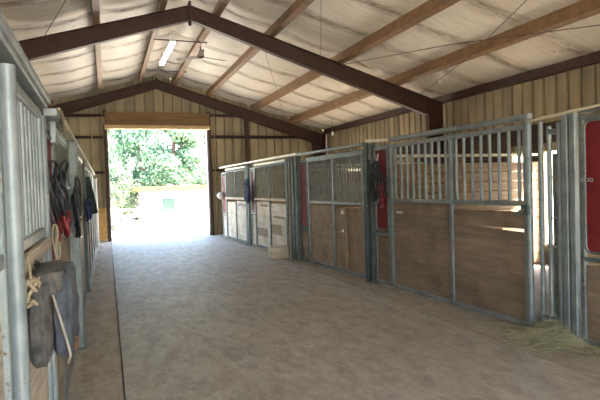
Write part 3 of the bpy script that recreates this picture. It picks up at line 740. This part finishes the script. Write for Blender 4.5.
# ------------------------------------------------------------------ outside
t = thing('shed', 'low cream building with a yellow roof edge beyond the doorway', 'building', (8.0, 36, -1.1))
b = MB(); b.box(-5.85, 6, -2, 3, 0, 2.52); b.build('wall', 'stucco', t)
b = MB(); b.box(-6.2, 6.4, -2.45, 3.4, 2.52, 2.80, .03); b.build('roof', 'fascia', t)
b = MB()
x0, x1, z0, z1 = -4.72, -3.95, 1.25, 2.05
b.box(x0-.06, x1+.06, -2.06, -2.0, z1, z1+.06); b.box(x0-.06, x1+.06, -2.06, -2.0, z0-.06, z0); b.box(x0-.06, x0, -2.06, -2, z0, z1); b.box(x1, x1+.06, -2.06, -2, z0, z1)
w = b.build('window_frame', 'white', t); b = MB(); b.box(x0, x1, -2.03, -2.01, z0, z1); b.build('pane', 'glass', w)
t = thing('rail_fence', 'grey wooden rail fence beyond the left side of the doorway', 'fence', (-.2, 30, -1.1))
for k in range(7): b = MB(); b.box(-5+k*1.15-.06, -5+k*1.15+.06, -.06, .06, 0, 1.66, .01); b.build('fence_post', 'fence', t)
for z in (1.55, 1.2, .8): b = MB(); b.box(-5.1, 2.1, -.09, -.06, z-.06, z+.06, .01); b.build('rail', 'fence', t)
def tree(x, y, h, cr, lab, leaf, n=7500, trunk=.14, low=.25, ls=(.14, .30)):
    z0 = gz(x, y)-.05; t = thing('tree', lab, 'tree', (x, y, z0), 0, 'trees beyond the doorway'); rr = random.Random(int(x*97+y*13))
    b = MB(); b.tube([(0, 0, 0), (.05, .03, h*.3), (-.06, .05, h*.6), (.02, 0, h*.92)], trunk, 10, True, [trunk*1.3, trunk, trunk*.7, trunk*.2])
    cl = []
    for k in range(16):
        a = rr.uniform(0, 6.28); q = low+(1-low)*(k+.5)/16; z = h*q; rad = cr*(1-.55*((q-low)/(1-low)))*rr.uniform(.45, .95)
        p = Vector((math.cos(a)*rad, math.sin(a)*rad, z+rr.uniform(-.2, .5))); cl.append((p, cr*rr.uniform(.32, .5)))
        b.tube([(0, 0, z*.86), p*.5+Vector((0, 0, z*.45)), p], trunk*.2, 5, False, [trunk*.4, trunk*.22, trunk*.08])
    b.build('trunk', 'bark', t)
    v = []; f = []
    for i in range(n):
        p, r = cl[rr.randrange(len(cl))]; d = Vector((rr.gauss(0, 1), rr.gauss(0, 1), rr.gauss(0, .6))); d = d.normalized()*r*rr.random()**.4
        c = p+d; s_ = rr.uniform(*ls); u = Vector((rr.gauss(0, 1), rr.gauss(0, 1), rr.gauss(0, 1))).normalized(); w_ = u.orthogonal().normalized()*s_*.35; u = u*s_*.6
        o = len(v); v += [c-u, c+w_, c+u, c-w_]; f.append((o, o+1, o+2, o+3))
    b = MB(); b.add(v, f); b.build('foliage', leaf, t)
tree(-.4, 40, 9, 2.2, 'pale green tree beyond the doorway at its left side', 'leaf_b')
tree(2.6, 42, 10, 2.6, 'tall tree with thin trunk beyond the left part of the doorway', 'leaf_a', trunk=.2)
tree(5.0, 41, 9.5, 2.3, 'tree with thin trunk behind the cream building near the doorway centre', 'leaf_b', trunk=.2)
tree(7.6, 42, 10, 2.6, 'tree behind the cream building at the right of the doorway', 'leaf_b')
tree(.9, 47, 12, 3.2, 'dark green tree standing behind at the left of the doorway', 'leaf_a', 8000)
tree(4.6, 49, 13, 3.4, 'large tree standing behind the cream building, farthest back in the middle', 'leaf_a', 8000)
tree(9.2, 50, 13, 3.6, 'large tree standing behind at the right, farthest back', 'leaf_a', 8000)
tree(-4.5, 46, 11, 3, 'large tree left of the doorway view', 'leaf_a', 2400)
for i, (x, y, h) in enumerate(((-.6, 34.5, 2.6), (.7, 35.2, 2.9), (1.6, 39.4, 3.0))):
    tree(x, y, h, 1.0, ('bushy shrub behind the rail fence, leftmost', 'bushy shrub behind the rail fence, beside the leftmost one', 'bushy shrub behind the corner of the cream building')[i], 'leaf_c', 1500, .05, .12, (.08, .18))

# ------------------------------------------------------------------ sky, sun, camera
w = bpy.data.worlds.new('sky'); S.world = w; w.use_nodes = True; nt = w.node_tree; nt.nodes.clear()
o = nt.nodes.new('ShaderNodeOutputWorld'); bg = nt.nodes.new('ShaderNodeBackground'); sk = nt.nodes.new('ShaderNodeTexSky')
sk.sky_type = 'NISHITA'; sk.sun_disc = False; sk.sun_elevation = R(52); sk.sun_rotation = R(115); sk.air_density = 1.2; sk.dust_density = 2.5; sk.ozone_density = 1
nt.links.new(sk.outputs[0], bg.inputs[0]); bg.inputs[1].default_value = .35; nt.links.new(bg.outputs[0], o.inputs[0])
sl = bpy.data.lights.new('sun', 'SUN'); so = bpy.data.objects.new('sun', sl); COL.objects.link(so)
sl.energy = 6; sl.angle = R(.6); sl.color = (1, .95, .86)
so.rotation_euler = Vector((-.56, .28, -.80)).to_track_quat('-Z', 'Y').to_euler()

cam = bpy.data.cameras.new('camera'); co = bpy.data.objects.new('camera', cam); COL.objects.link(co); S.camera = co
cam.sensor_width = 36; cam.sensor_fit = 'HORIZONTAL'; cam.lens = 520/600*36; cam.clip_start = .05; cam.clip_end = 300
yaw, pitch, roll = .3551, -.0283, -.0309
fw = Vector((math.sin(yaw)*math.cos(pitch), math.cos(yaw)*math.cos(pitch), math.sin(pitch)))
r_ = Vector((math.cos(yaw), -math.sin(yaw), 0)); u_ = r_.cross(fw); c_, s_ = math.cos(roll), math.sin(roll)
rr = c_*r_+s_*u_; uu = -s_*r_+c_*u_
m4 = Matrix((rr, uu, -fw)).transposed().to_4x4(); m4.translation = (0, 0, 1.5); co.matrix_world = m4

vs = S.view_settings; vs.view_transform = 'Standard'; vs.look = 'None'; vs.gamma = 1; vs.use_curve_mapping = False; vs.exposure = 3.25
S.cycles.max_bounces = 12; S.cycles.diffuse_bounces = 8
